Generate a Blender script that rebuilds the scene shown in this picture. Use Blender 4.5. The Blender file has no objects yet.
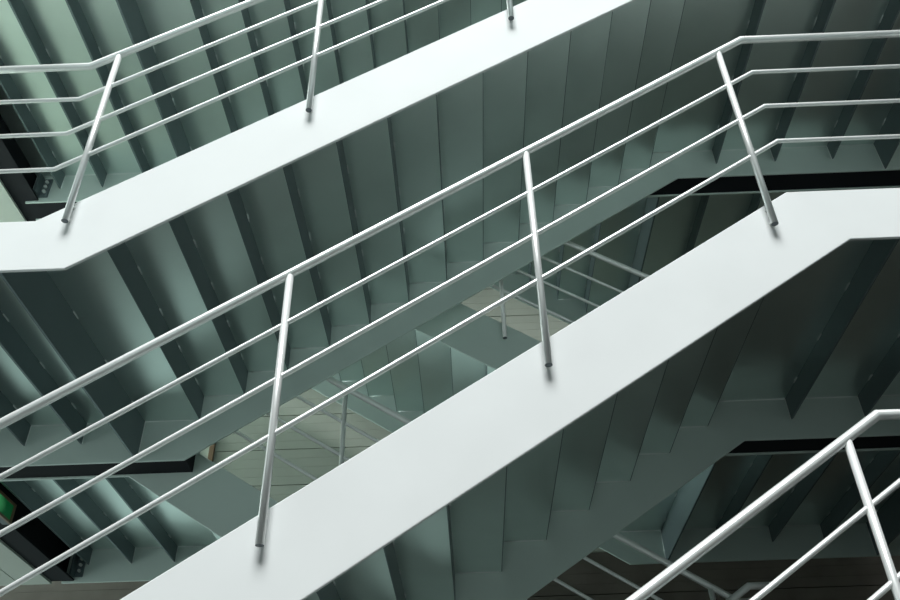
import bpy, bmesh, math
from mathutils import Vector, Matrix

S = 3.2                                   # metres per layout unit
C = bpy.context.scene.collection

# ------------------------------------------------------------------ layout
zA, H = 0.9341, 0.7761                    # landing level A, storey rise
xl, xr = -0.6714, 0.5207                  # stringer kinks
N = 13
G = (xr - xl) / N                         # tread going
RISE = H / N
B, HL = 0.0712, 0.1007                    # lower-edge kink offset, landing fascia depth
Y0 = 1.0                                  # outer face of the near flights
YI = 1.6562                               # inner stringer of the near flights
YF = 1.7194                               # near stringer of the far flights
YB = 2.3912                               # far stringer of the far flights
TP = 0.0055                               # stringer plate thickness
TT = 0.005                                # tread plate thickness
XE, XW = 1.25, -1.155                     # ends of the landings
zB, zZ = zA + H, zA - H
zG = zA - 2 * H                           # ground

# --------------------------------------------------------------- materials
def mat(name, col, rough=0.5, metal=0.0, spec=0.5, noise=0.0, scale=6.0, bump=0.0, coat=0.0):
    m = bpy.data.materials.new(name); m.use_nodes = True
    nt = m.node_tree; b = nt.nodes['Principled BSDF']
    b.inputs['Roughness'].default_value = rough
    b.inputs['Metallic'].default_value = metal
    b.inputs['Specular IOR Level'].default_value = spec
    b.inputs['Coat Weight'].default_value = coat
    if noise or bump:
        tc = nt.nodes.new('ShaderNodeTexCoord')
        nz = nt.nodes.new('ShaderNodeTexNoise'); nz.inputs['Scale'].default_value = scale
        nz.inputs['Detail'].default_value = 5
        nt.links.new(tc.outputs['Object'], nz.inputs['Vector'])
        rp = nt.nodes.new('ShaderNodeValToRGB')
        rp.color_ramp.elements[0].position = 0.3; rp.color_ramp.elements[1].position = 0.7
        rp.color_ramp.elements[0].color = [c * (1 - noise) for c in col] + [1]
        rp.color_ramp.elements[1].color = [min(1, c * (1 + noise)) for c in col] + [1]
        nt.links.new(nz.outputs['Fac'], rp.inputs['Fac'])
        nt.links.new(rp.outputs['Color'], b.inputs['Base Color'])
        if bump:
            bp = nt.nodes.new('ShaderNodeBump'); bp.inputs['Strength'].default_value = bump
            bp.inputs['Distance'].default_value = 0.004
            nt.links.new(nz.outputs['Fac'], bp.inputs['Height'])
            nt.links.new(bp.outputs['Normal'], b.inputs['Normal'])
    else:
        b.inputs['Base Color'].default_value = (*col, 1)
    return m

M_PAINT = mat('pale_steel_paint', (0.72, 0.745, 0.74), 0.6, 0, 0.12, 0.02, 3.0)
M_SHADED = mat('shaded_stringer_paint', (0.56, 0.66, 0.62), 0.38, 0.1, 0.6, 0.02, 3.0)  # pale paint of the outer stringers with shade put into the colour
M_SHEET = mat('grey_sheet_steel', (0.70, 0.79, 0.76), 0.31, 0.92, 0.5, 0.03, 3.0)
M_RAIL = mat('satin_rail_steel', (0.84, 0.86, 0.845), 0.32, 0.38, 0.5)
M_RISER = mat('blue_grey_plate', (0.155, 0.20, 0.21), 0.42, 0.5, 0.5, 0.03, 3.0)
M_WELD = mat('bright_weld', (0.75, 0.80, 0.78), 0.4, 0.3)
M_BOUNCE = mat('bounce_tread_top', (0.40, 0.445, 0.425), 0.7, 0, 0.3)  # unseen layer added on treads and decks, toned to bounce light upward
M_GAPSHADE = mat('black_gap_shade', (0.010, 0.012, 0.015), 0.8, 0, 0.2)  # shade of the landing gaps, put into a black colour
M_DARK = mat('dark_primer_steel', (0.10, 0.12, 0.13), 0.5, 0.2)
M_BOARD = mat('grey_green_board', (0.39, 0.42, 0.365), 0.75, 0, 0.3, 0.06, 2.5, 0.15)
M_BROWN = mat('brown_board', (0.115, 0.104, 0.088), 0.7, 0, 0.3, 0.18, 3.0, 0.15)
M_GAP = mat('dark_joint', (0.05, 0.05, 0.04), 0.9)
M_FLOOR = mat('stone_floor', (0.035, 0.038, 0.037), 0.6, 0, 0.4, 0.05, 1.5)
M_SLAB = mat('pale_soffit_panel', (0.50, 0.545, 0.49), 0.7, 0, 0.3, 0.03, 2.0)
M_FRAME = mat('brown_frame', (0.20, 0.13, 0.075), 0.5)
M_PALE = mat('pale_glazing', (0.55, 0.60, 0.52), 0.3)

def green_face():
    m = bpy.data.materials.new('green_lit_face'); m.use_nodes = True
    nt = m.node_tree; b = nt.nodes['Principled BSDF']
    tc = nt.nodes.new('ShaderNodeTexCoord')
    gr = nt.nodes.new('ShaderNodeTexGradient'); gr.gradient_type = 'SPHERICAL'
    mp = nt.nodes.new('ShaderNodeMapping'); mp.inputs['Scale'].default_value = (4, 4, 8)
    nt.links.new(tc.outputs['Object'], mp.inputs['Vector'])
    nt.links.new(mp.outputs['Vector'], gr.inputs['Vector'])
    rp = nt.nodes.new('ShaderNodeValToRGB')
    rp.color_ramp.elements[0].color = (0.0, 0.05, 0.012, 1)
    rp.color_ramp.elements[1].color = (0.10, 0.55, 0.20, 1)
    nt.links.new(gr.outputs['Color'], rp.inputs['Fac'])
    nt.links.new(rp.outputs['Color'], b.inputs['Emission Color'])
    b.inputs['Emission Strength'].default_value = 0.6
    b.inputs['Base Color'].default_value = (0.01, 0.12, 0.04, 1)
    return m
M_GREEN = green_face()

# ----------------------------------------------------------------- helpers
def V(x, y, z): return Vector((x * S, y * S, z * S))

def box(bm, x0, x1, y0, y1, z0, z1, mi=0):
    v = [bm.verts.new(V(x, y, z)) for x in (x0, x1) for y in (y0, y1) for z in (z0, z1)]
    for q in ((0, 1, 3, 2), (4, 6, 7, 5), (0, 4, 5, 1), (2, 3, 7, 6), (0, 2, 6, 4), (1, 5, 7, 3)):
        bm.faces.new([v[i] for i in q]).material_index = mi

def strip(bm, tops, bots, y0, y1, mi=0):
    """plate standing in XZ between a top and a bottom polyline, thick in Y"""
    n = len(tops)
    A = [bm.verts.new(V(x, y0, z)) for x, z in tops]; Bv = [bm.verts.new(V(x, y0, z)) for x, z in bots]
    A2 = [bm.verts.new(V(x, y1, z)) for x, z in tops]; B2 = [bm.verts.new(V(x, y1, z)) for x, z in bots]
    fs = []
    for i in range(n - 1):
        fs += [(A[i], A[i+1], Bv[i+1], Bv[i]), (A2[i], B2[i], B2[i+1], A2[i+1]),
               (A[i], A2[i], A2[i+1], A[i+1]), (Bv[i], Bv[i+1], B2[i+1], B2[i])]
    fs += [(A[0], Bv[0], B2[0], A2[0]), (A[-1], A2[-1], B2[-1], Bv[-1])]
    for f in fs: bm.faces.new(f).material_index = mi

def tube(bm, pts, r, seg=18, mi=0, caps=True, foot=None):
    """round bar along a polyline (layout units), mitred at the bends"""
    P = [V(*p) for p in pts]; r *= S
    n = len(P); dirs = [(P[i+1] - P[i]).normalized() for i in range(n - 1)]
    ref = Vector((0, 1, 0)) if abs(dirs[0].y) < 0.9 else Vector((0, 0, 1))
    rings = []
    for i in range(n):
        d0 = dirs[max(0, i - 1)]; d1 = dirs[min(n - 2, i)]
        nrm = (d0 + d1).normalized()
        u = ref - d0 * ref.dot(d0); u.normalize(); w = d0.cross(u)
        ring = []
        for k in range(seg):
            a = 2 * math.pi * k / seg
            off = (u * math.cos(a) + w * math.sin(a)) * r
            t = -off.dot(nrm) / d0.dot(nrm)
            ring.append(bm.verts.new(P[i] + off + d0 * t))
        rings.append(ring)
    for a, b in zip(rings, rings[1:]):
        for k in range(seg):
            f = bm.faces.new((a[k], a[(k+1) % seg], b[(k+1) % seg], b[k])); f.smooth = True; f.material_index = mi
    if caps:
        bm.faces.new(rings[0][::-1]).material_index = mi if foot is None else foot
        bm.faces.new(rings[-1]).material_index = mi

def build(name, bm, mats, parent=None, origin=(0, 0, 0), bevel=0.0):
    """origin in layout units; mesh is stored relative to it"""
    o3 = V(*origin)
    bmesh.ops.recalc_face_normals(bm, faces=bm.faces)
    bmesh.ops.translate(bm, verts=bm.verts, vec=-o3)
    me = bpy.data.meshes.new(name); bm.to_mesh(me); bm.free()
    for m in (mats if isinstance(mats, (list, tuple)) else [mats]): me.materials.append(m)
    o = bpy.data.objects.new(name, me); C.objects.link(o)
    if parent: o.parent = parent
    else: o.location = o3
    if bevel:
        md = o.modifiers.new('bevel', 'BEVEL'); md.width = bevel; md.segments = 2; md.limit_method = 'ANGLE'
        md.angle_limit = math.radians(50)
    return o

def thing(name, origin, label, cat, group=None):
    e = bpy.data.objects.new(name, None); C.objects.link(e)
    e.empty_display_size = 0.2; e.location = V(*origin)
    e['label'] = label; e['category'] = cat
    if group: e['group'] = group
    return e

def copy_thing(src, dz, label):
    """a copy of a thing, its parts and their sub-parts, dz layout units higher"""
    def rec(o, parent):
        c = o.copy(); C.objects.link(c)
        if parent: c.parent = parent
        for ch in [x for x in list(bpy.data.objects) if x.parent == o]: rec(ch, c)
        return c
    r = rec(src, None); r.location = src.location + V(0, 0, dz); r['label'] = label
    return r

BM = bmesh.new

# ---------------------------------------------------------- stair flights
def profile(z0, mirror):
    """top and bottom polylines of a stringer that ends in two landing fascias"""
    if not mirror:
        t = [(XW, z0), (xl, z0), (xr, z0 + H), (XE, z0 + H)]
        b = [(XW, z0 - HL), (xl + B, z0 - HL), (xr + B, z0 + H - HL), (XE, z0 + H - HL)]
    else:
        t = [(XW, z0 + H), (xl, z0 + H), (xr, z0), (XE, z0)]
        b = [(XW, z0 + H - HL), (xl - B, z0 + H - HL), (xr - B, z0 - HL), (XE, z0 - HL)]
    return t, b

def make_flight(z0, mirror, label, group):
    ya, yb = (Y0, YI) if not mirror else (YF, YB)
    org = ((xl if not mirror else xr), (ya + yb) / 2, z0)
    t = thing('stair_flight', org, label, 'stairs', group)
    tp, bt = profile(z0, mirror)
    bm = BM(); strip(bm, tp, bt, ya, ya + TP); build('outer_stringer', bm, M_SHADED if mirror else M_PAINT, t, org, 0.004)
    bm = BM(); strip(bm, tp, bt, yb - TP, yb); build('inner_stringer', bm, M_SHADED, t, org, 0.004)
    sx = -1 if mirror else 1
    x0 = xr if mirror else xl
    y1, y2 = ya + TP, yb - TP
    for k in range(1, N + 1):
        xk = x0 + sx * G * k
        zk = z0 + RISE * k
        bm = BM()
        # folded sheet: riser below, tread plate on top of it
        ra, rb = sorted((xk, xk - sx * 0.0014))
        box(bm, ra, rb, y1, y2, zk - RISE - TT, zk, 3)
        if k < N:
            a, b = sorted((xk + sx * 0.0001, xk + sx * (G - 0.0015)))
            box(bm, a, b, y1, y2, zk - TT, zk - 0.001); box(bm, a, b, y1, y2, zk - 0.001, zk, 2)
            # stitch welds in the fold and along the inner stringer
            n = 5
            for i in range(n):
                yc = y1 + (y2 - y1) * (i + 0.5) / n
                tube(bm, [(xk + sx * 0.001, yc - 0.011, zk - TT - 0.001), (xk + sx * 0.001, yc + 0.011, zk - TT - 0.001)], 0.0014, 6, 1)
            tube(bm, [(xk + sx * 0.006, y2 - 0.0005, zk - TT - 0.0005), (xk + sx * (G - 0.006), y2 - 0.0005, zk - TT - 0.0005)], 0.0013, 6, 1)
        build('tread', bm, [M_SHEET, M_WELD, M_BOUNCE, M_RISER], t, org)
    return t

g_near = 'near side stair flights'
g_far = 'far side stair flights'
f_mid = make_flight(zZ, False, 'bright white steel stair flight crossing the middle of the photo, rising to the right', g_near)
copy_thing(f_mid, H, 'white steel stair flight in the upper half, its fascia bending level at the left edge')
copy_thing(f_mid, 2 * H, 'topmost stair flight, only its ribbed grey underside showing in the top left corner')
copy_thing(f_mid, -H, 'lowest stair flight below the frame, carrying the railing in the bottom right corner')
f_far = make_flight(zZ, True, 'rear stair flight falling to the right at lower left, plain grey stringer beside planked wall', g_far)
copy_thing(f_far, H, 'rear stair flight seen through the middle gap, short rail post bolted on its stringer')
copy_thing(f_far, 2 * H, 'highest rear stair flight, dark ribbed underside at the right end of the middle gap')

# -------------------------------------------------------------- landings
def fin(bm, x, y0, y1, z, dep, welds=True):
    box(bm, x - 0.0022, x + 0.0022, y0, y1, z - dep, z - TT)
    if welds:
        for sx in (-1, 1):
            for i in range(4):
                yc = y0 + (y1 - y0) * (i + 0.5) / 4
                tube(bm, [(x + sx * 0.003, yc - 0.011, z - TT - 0.001), (x + sx * 0.003, yc + 0.011, z - TT - 0.001)], 0.0014, 6, 1)
        for sx in (-1, 1):
            tube(bm, [(x + sx * 0.0022, y1 - 0.001, z - TT), (x + sx * 0.0022, y1 - 0.001, z - dep)], 0.0013, 6, 1)

def make_landing(z0, left, label, group):
    org = ((XW if left else XE), 1.7, z0)
    t = thing('stair_landing', org, label, 'landing', group)
    n0, n1, f0, f1 = Y0 + TP, YI - TP, YF + TP, YB - TP
    if left:
        decks = ((XW, xl + G - 0.0015, n0, n1), (XW, xl - 0.0005, f0, f1))
        fins = [(x, n0, n1, 0.054) for x in (-0.831, -0.955, -1.071)] + [(x, f0, f1, 0.050) for x in (-0.842, -0.965, -1.088)]
        beams = [(-0.703, n0, n1), (-0.703, f0, f1)][:1]
    else:
        decks = ((xr + 0.0005, XE, n0, n1), (xr - G + 0.0015, XE, f0, f1))
        fins = [(x, n0, n1, 0.055) for x in (0.702, 0.859, 1.013)] + [(x, f0, f1, 0.050) for x in (0.71, 0.860, 1.007)]
        beams = [(1.139, n0, n1), (0.553, f0, f1), (1.139, f0, f1)]
    for x0, x1, y0, y1 in decks:
        bm = BM(); box(bm, x0, x1, y0, y1, z0 - TT, z0 - 0.001); box(bm, x0, x1, y0, y1, z0 - 0.001, z0, 2)
        tube(bm, [(x0 + 0.01, y1 - 0.0005, z0 - TT - 0.0005), (x1 - 0.01, y1 - 0.0005, z0 - TT - 0.0005)], 0.0013, 6, 1)
        build('deck_plate', bm, [M_SHEET, M_WELD, M_BOUNCE], t, org)
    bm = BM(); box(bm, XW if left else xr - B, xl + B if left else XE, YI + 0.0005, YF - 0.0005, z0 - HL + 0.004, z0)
    build('gap_shade', bm, M_GAPSHADE, t, org)  # dark strip added for the shade between the two landing stringers
    for x, y0, y1, d in fins:
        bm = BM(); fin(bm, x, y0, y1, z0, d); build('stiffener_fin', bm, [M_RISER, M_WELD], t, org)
    for x, y0, y1 in beams:
        bm = BM(); fin(bm, x, y0, y1, z0, HL - 0.002); build('cross_beam', bm, [M_RISER, M_WELD], t, org)
    if left:
        bm = BM()
        for y0, y1 in ((n0, n1), (f0, f1)):
            box(bm, XW + 0.002, XW + 0.008, y0, y1, z0 - 0.095, z0 - TT)
            box(bm, XW + 0.008, XW + 0.035, y0, y1, z0 - 0.095, z0 - 0.090)
        box(bm, XW - 0.0295, XW + 0.0015, n0, f1, z0 - 0.094, z0 - TT, 0)  # black box added to paint the gap beside the slab dark
        build('end_beam_gap_shade', bm, M_GAPSHADE, t, org)
        for yy in (n1, f1):
            bm = BM(); box(bm, -1.125, -1.119, yy - 0.03, yy, z0 - 0.085, z0 - 0.02)
            box(bm, -1.119, -1.098, yy - 0.004, yy, z0 - 0.085, z0 - 0.02)
            br = build('angle_bracket', bm, M_RISER, t, org)
            for zz in (0.035, 0.052, 0.069):
                bm = BM(); tube(bm, [(-1.108, yy - 0.004, z0 - zz), (-1.108, yy - 0.012, z0 - zz)], 0.0045, 6)
                build('bolt', bm, M_WELD, br, org)
    return t

l = make_landing(zA, True, 'left landing of the middle storey, finned grey underside above the lower left railing', 'left landings')
copy_thing(l, H, 'left landing of the upper storey, finned grey underside behind the top left railing')
l = make_landing(zA, False, 'dark finned landing at the right edge, under the end of the middle flight', 'right landings')
copy_thing(l, H, 'dark finned landing in the upper right corner, behind the level end of the middle railing')

# -------------------------------------------------------------- railings
NEARZ = (0.3698, 0.2785, 0.189, 0.1028)      # handrail and guard rails over the stringer edge
FARZ = (0.357, 0.267, 0.184, 0.096)
def make_railing(z0, mirror, y, posts, label, group, outer=True, ends=(XW + 0.1, XE - 0.08), dx=0.0087):
    zl_, zr_ = (z0, z0 + H) if not mirror else (z0 + H, z0)
    org = (xl if not mirror else xr, y, z0)
    t = thing('stair_railing', org, label, 'railing', group)
    sl = (zr_ - zl_) / (xr - xl)
    HANDZ, RAILZ = (FARZ if mirror else NEARZ)[0], (FARZ if mirror else NEARZ)[1:]
    def line(x): return zl_ + min(max((x - xl - dx), 0), xr - xl) * sl
    def path(h, x0, x1):
        return [(x0, y, zl_ + h), (xl + dx, y, zl_ + h), (xr + dx, y, zr_ + h), (x1, y, zr_ + h)]
    bm = BM(); tube(bm, path(HANDZ, *ends), 0.0067, 20); build('handrail', bm, M_RAIL, t, org)
    for h in RAILZ:
        bm = BM(); tube(bm, path(h, *ends), 0.0037, 12); build('guard_rail', bm, M_RAIL, t, org)
    for x in posts:
        zt = line(x) + HANDZ - 0.004
        zb_ = zl_ + min(max(x - xl, 0), xr - xl) * sl - (0.050 if outer else -0.002)
        yy = y
        bm = BM(); tube(bm, [(x, yy, zb_), (x, yy, zt)], 0.0055, 18, foot=1)
        p = build('baluster', bm, [M_RAIL, M_DARK], t, org)  # dark foot cap stands in for the shaded inside of the tube
        if outer:
            yf = Y0 if not mirror else YF
            for dz in (0.010, 0.038):
                bm = BM(); tube(bm, [(x, yy, zb_ + dz), (x, yf + 0.001, zb_ + dz)], 0.0030, 10)
                build('standoff', bm, M_RAIL, p, org)
    return t

PX = [-0.980, -0.616, -0.2495, 0.1170, 0.481, 0.845]
gr = 'railings on the near flights'
r = make_railing(zZ, False, Y0 - 0.012, PX, 'long bright railing across the middle of the photo, handrail above three thin rails', gr)
copy_thing(r, H, 'bright railing in the upper left corner, levelling out at the left edge')
copy_thing(r, -H, 'bright railing in the bottom right corner, cut off by the frame')
r = make_railing(zA - 2 * H, False, YI - TP / 2, PX[1:5], 'dim railing whose bent end just peeps up behind the bottom right handrail', None, outer=False, ends=(xl - 0.02, xr + 0.05))
PF = [-0.640, -0.272, 0.105, 0.472]
gr = 'railings on the rear flights'
r = make_railing(zZ, True, YF - 0.012, PF, 'grey railing falling to the right at lower left, in front of the planked wall', gr, ends=(xl - 0.03, xr + 0.03), dx=0.0)
copy_thing(r, H, 'grey rear railing in the middle gap, its post foot on a rear stringer')

# ---------------------------------------------------------------- the sign
def make_sign():
    x, y0, y1, z0, z1 = -1.110, 1.73, 1.963, 0.834, 0.884
    org = (x, (y0 + y1) / 2, (z0 + z1) / 2)
    t = thing('exit_light', org, 'small green glowing light box with brown frame at the lower left edge, under the landing', 'light')
    bm = BM(); box(bm, x - 0.02, x - 0.004, y0 + 0.02, y1, z0, z1); build('housing', bm, M_DARK, t, org)
    bm = BM()
    box(bm, x - 0.004, x + 0.001, y0 + 0.02, y1, z1 - 0.006, z1); box(bm, x - 0.004, x + 0.001, y0 + 0.02, y1, z0, z0 + 0.006)
    box(bm, x - 0.004, x + 0.001, y1 - 0.008, y1, z0 + 0.006, z1 - 0.006); box(bm, x - 0.004, x + 0.001, y0 + 0.02, y0 + 0.028, z0 + 0.006, z1 - 0.006)
    build('frame', bm, M_FRAME, t, org)
    bm = BM(); box(bm, x - 0.004, x - 0.002, y0 + 0.028, y1 - 0.008, z0 + 0.006, z1 - 0.006)
    build('lit_face', bm, M_GREEN, t, org)
make_sign()

# -------------------------------------------------------------- the setting
def struct(name, bm, m, origin=(0, 0, 0), bevel=0):
    o = build(name, bm, m, None, origin, bevel); o['kind'] = 'structure'; return o
bm = BM(); box(bm, -3.5, 3.5, -1.3, 2.75, zG - 0.1, zG); struct('floor', bm, M_FLOOR)
bm = BM(); box(bm, -3.5, 3.5, 0.95, 2.72, 3.30, 3.42); struct('shade_slab', bm, M_SLAB)  # unseen slab added to keep the skylight off the back wall
bm = BM(); box(bm, 1.36, 1.44, 0.95, YB + 0.2, zG, 3.30); struct('shade_wall_right', bm, M_BROWN)  # unseen wall added to keep the right landings dark
bm = BM(); box(bm, -0.1, 3.5, -1.3, -1.2, zG, 0.40); struct('shade_wall_front', bm, M_FLOOR)  # unseen parapet added to block low front light from the lower right
YW = 2.62
wx0, wx1, wz0, wz1, wn = -2.0, 0.34, -0.14, 0.76, 6        # glazed opening added for fill
def wall_piece(bm, y0, y1, a, b, mi):
    """a course of the wall between heights a and b, leaving the added fill opening free"""
    cuts = sorted({a, b, *[c for c in (wz0, wz1) if a < c < b]})
    for p, q in zip(cuts, cuts[1:]):
        if wz0 - 1e-6 <= p and q <= wz1 + 1e-6:
            box(bm, -3.5, wx0, y0, y1, p, q, mi); box(bm, wx1, 3.5, y0, y1, p, q, mi)
        else:
            box(bm, -3.5, 3.5, y0, y1, p, q, mi)
bm = BM(); wall_piece(bm, YW + 0.012, YW + 0.1, zG, 4.0, 2)
ROW = 0.1305
z = 1.347 - ROW * 30
while z < 3.9:
    lo = max(z, zG)
    if z + ROW > zG + 0.02:
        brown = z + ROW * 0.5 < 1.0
        n = 4
        for i in range(n):
            a = lo + (z + ROW - lo) * i / n; b = lo + (z + ROW - lo) * (i + 1) / n
            g0 = 0.003 if i == 0 else 0.0006
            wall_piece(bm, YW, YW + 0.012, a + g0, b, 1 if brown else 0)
    z += ROW
struct('wall_back', bm, [M_BOARD, M_BROWN, M_GAP])
for i, zz in enumerate((zA, zB)):
    bm = BM()
    x = XW - 0.03
    box(bm, -2.6, x, Y0, YB, zz - 0.088, zz, 0)
    e = x
    for w in (0.088, 0.45, 0.45, 0.4):
        box(bm, e - w + 0.0035, e, Y0, YB, zz - 0.1, zz - 0.088, 0); e -= w
    struct('ceiling_soffit' if i == 0 else 'ceiling_soffit_upper', bm, M_SLAB)

# narrow opening in the back wall at the foot of the far landing
bm = BM()
box(bm, -0.868, -0.852, YW - 0.012, YW, 1.20, 1.39)
box(bm, -0.990, -0.868, YW - 0.006, YW, 1.20, 1.39, 1)
for xx in (-0.905, -0.945): box(bm, xx - 0.004, xx + 0.004, YW - 0.012, YW - 0.006, 1.20, 1.39, 2)
struct('window_1', bm, [M_FRAME, M_PALE, M_DARK])

# unseen low glazing, added so the undersides reflect a bright opening
def fill_window_glass():
    m = bpy.data.materials.new('fill_window_glass'); m.use_nodes = True
    nt = m.node_tree; nt.nodes.remove(nt.nodes['Principled BSDF'])
    tr = nt.nodes.new('ShaderNodeBsdfTransparent'); tr.inputs['Color'].default_value = (0.93, 0.97, 0.95, 1)
    gl = nt.nodes.new('ShaderNodeBsdfGlossy'); gl.inputs['Roughness'].default_value = 0.03
    mx = nt.nodes.new('ShaderNodeMixShader'); mx.inputs['Fac'].default_value = 0.06
    nt.links.new(tr.outputs[0], mx.inputs[1]); nt.links.new(gl.outputs[0], mx.inputs[2])
    nt.links.new(mx.outputs[0], nt.nodes['Material Output'].inputs['Surface'])
    return m
bm = BM()
ww = (wx1 - wx0) / wn
for i in range(wn):
    box(bm, wx0 + i * ww + 0.010, wx0 + (i + 1) * ww - 0.010, YW + 0.040, YW + 0.0415, wz0 + 0.010, wz1 - 0.010, 1)
for i in range(wn + 1):
    xx = wx0 + i * ww
    box(bm, max(xx - 0.010, wx0), min(xx + 0.010, wx1), YW + 0.030, YW + 0.052, wz0, wz1, 0)
for zz in (wz0 + 0.005, wz1 - 0.005):
    box(bm, wx0, wx1, YW + 0.029, YW + 0.053, zz - 0.005, zz + 0.005, 0)
struct('fill_window', bm, [M_DARK, fill_window_glass()])

# ------------------------------------------------------------------- light
# soft fill added to the world: low right front and low back, dim elsewhere
WORLD_LOBES = [((0.3, -0.75, -0.6), 6.0, 2.25), ((-0.30, 0.76, -0.58), 3.0, 0.9)]
WORLD_BASE = 0.003
w = bpy.data.worlds.new('world'); bpy.context.scene.world = w; w.use_nodes = True
nt = w.node_tree; bg = nt.nodes['Background']
def wnode(kind, **kw):
    n = nt.nodes.new(kind)
    for k_, v_ in kw.items(): setattr(n, k_, v_)
    return n
tc = wnode('ShaderNodeTexCoord')
def lobe(direction, power, gain):
    """a soft fill lobe added to the world around one direction"""
    d = Vector(direction).normalized()
    dt = wnode('ShaderNodeVectorMath', operation='DOT_PRODUCT'); dt.inputs[1].default_value = d
    nt.links.new(tc.outputs['Generated'], dt.inputs[0])
    mx = wnode('ShaderNodeMath', operation='MAXIMUM'); mx.inputs[1].default_value = 0.0
    nt.links.new(dt.outputs['Value'], mx.inputs[0])
    pw = wnode('ShaderNodeMath', operation='POWER'); pw.inputs[1].default_value = power
    nt.links.new(mx.outputs[0], pw.inputs[0])
    ml = wnode('ShaderNodeMath', operation='MULTIPLY'); ml.inputs[1].default_value = gain
    nt.links.new(pw.outputs[0], ml.inputs[0])
    return ml.outputs[0]
tot = None
for args in WORLD_LOBES:
    o_ = lobe(*args)
    if tot is None: tot = o_
    else:
        ad = wnode('ShaderNodeMath', operation='ADD'); nt.links.new(tot, ad.inputs[0]); nt.links.new(o_, ad.inputs[1]); tot = ad.outputs[0]
ad = wnode('ShaderNodeMath', operation='ADD'); nt.links.new(tot, ad.inputs[0]); ad.inputs[1].default_value = WORLD_BASE
bg.inputs['Color'].default_value = (0.80, 1.0, 0.98, 1)
nt.links.new(ad.outputs[0], bg.inputs['Strength'])

def area(name, loc, target, sx, sy, power, col):
    L = bpy.data.lights.new(name, 'AREA'); L.shape = 'RECTANGLE'; L.size = sx; L.size_y = sy
    L.energy = power; L.color = col
    o = bpy.data.objects.new(name, L); C.objects.link(o); o.location = loc
    o.rotation_euler = (Vector(target) - Vector(loc)).to_track_quat('-Z', 'Y').to_euler()
    return o
area('assumed_skylight', (-1.2, -17.5, 34.0), (-0.2, 3.2, 3.2), 20, 18, 25000, (0.97, 1.0, 1.0))  # assumed skylight, its direction read off the shading of fascias and rails

area('side_fill_high', (-9.0, 6.9, 5.2), (0.0, 7.4, 5.2), 2.4, 4.5, 640, (0.86, 1.0, 0.97))  # unseen fill lamp added to light the left back wall and upper undersides
area('side_fill_low', (-9.0, 6.9, -0.4), (0.0, 7.4, -0.4), 2.4, 2.6, 130, (0.86, 1.0, 0.97))  # added fill lamp for the lower left, no window built there
area('side_fill_front', (-9.0, 2.0, 2.0), (0.0, 4.4, 2.0), 3.0, 6.0, 170, (0.86, 1.0, 0.97))  # added fill lamp for the left landing faces, no window built there

# ------------------------------------------------------------------ camera
cd = bpy.data.cameras.new('camera'); cam = bpy.data.objects.new('camera', cd); C.objects.link(cam)
cd.sensor_width = 36; cd.lens = 858.18 / 900 * 36; cd.clip_start = 0.05
r_ = Vector((0.99924602, 0.03135593, -0.02289546)); u_ = Vector((0.03709975, -0.59729779, 0.80116101)); f_ = Vector((-0.01144574, 0.80140636, 0.59801074))
cam.matrix_world = Matrix((( r_.x, u_.x, -f_.x, 0), (r_.y, u_.y, -f_.y, 0), (r_.z, u_.z, -f_.z, 0), (0, 0, 0, 1)))
sc = bpy.context.scene; sc.camera = cam
sc.view_settings.view_transform = 'Standard'; sc.view_settings.look = 'None'
sc.view_settings.gamma = 1; sc.view_settings.exposure = 0.07; sc.view_settings.use_curve_mapping = False
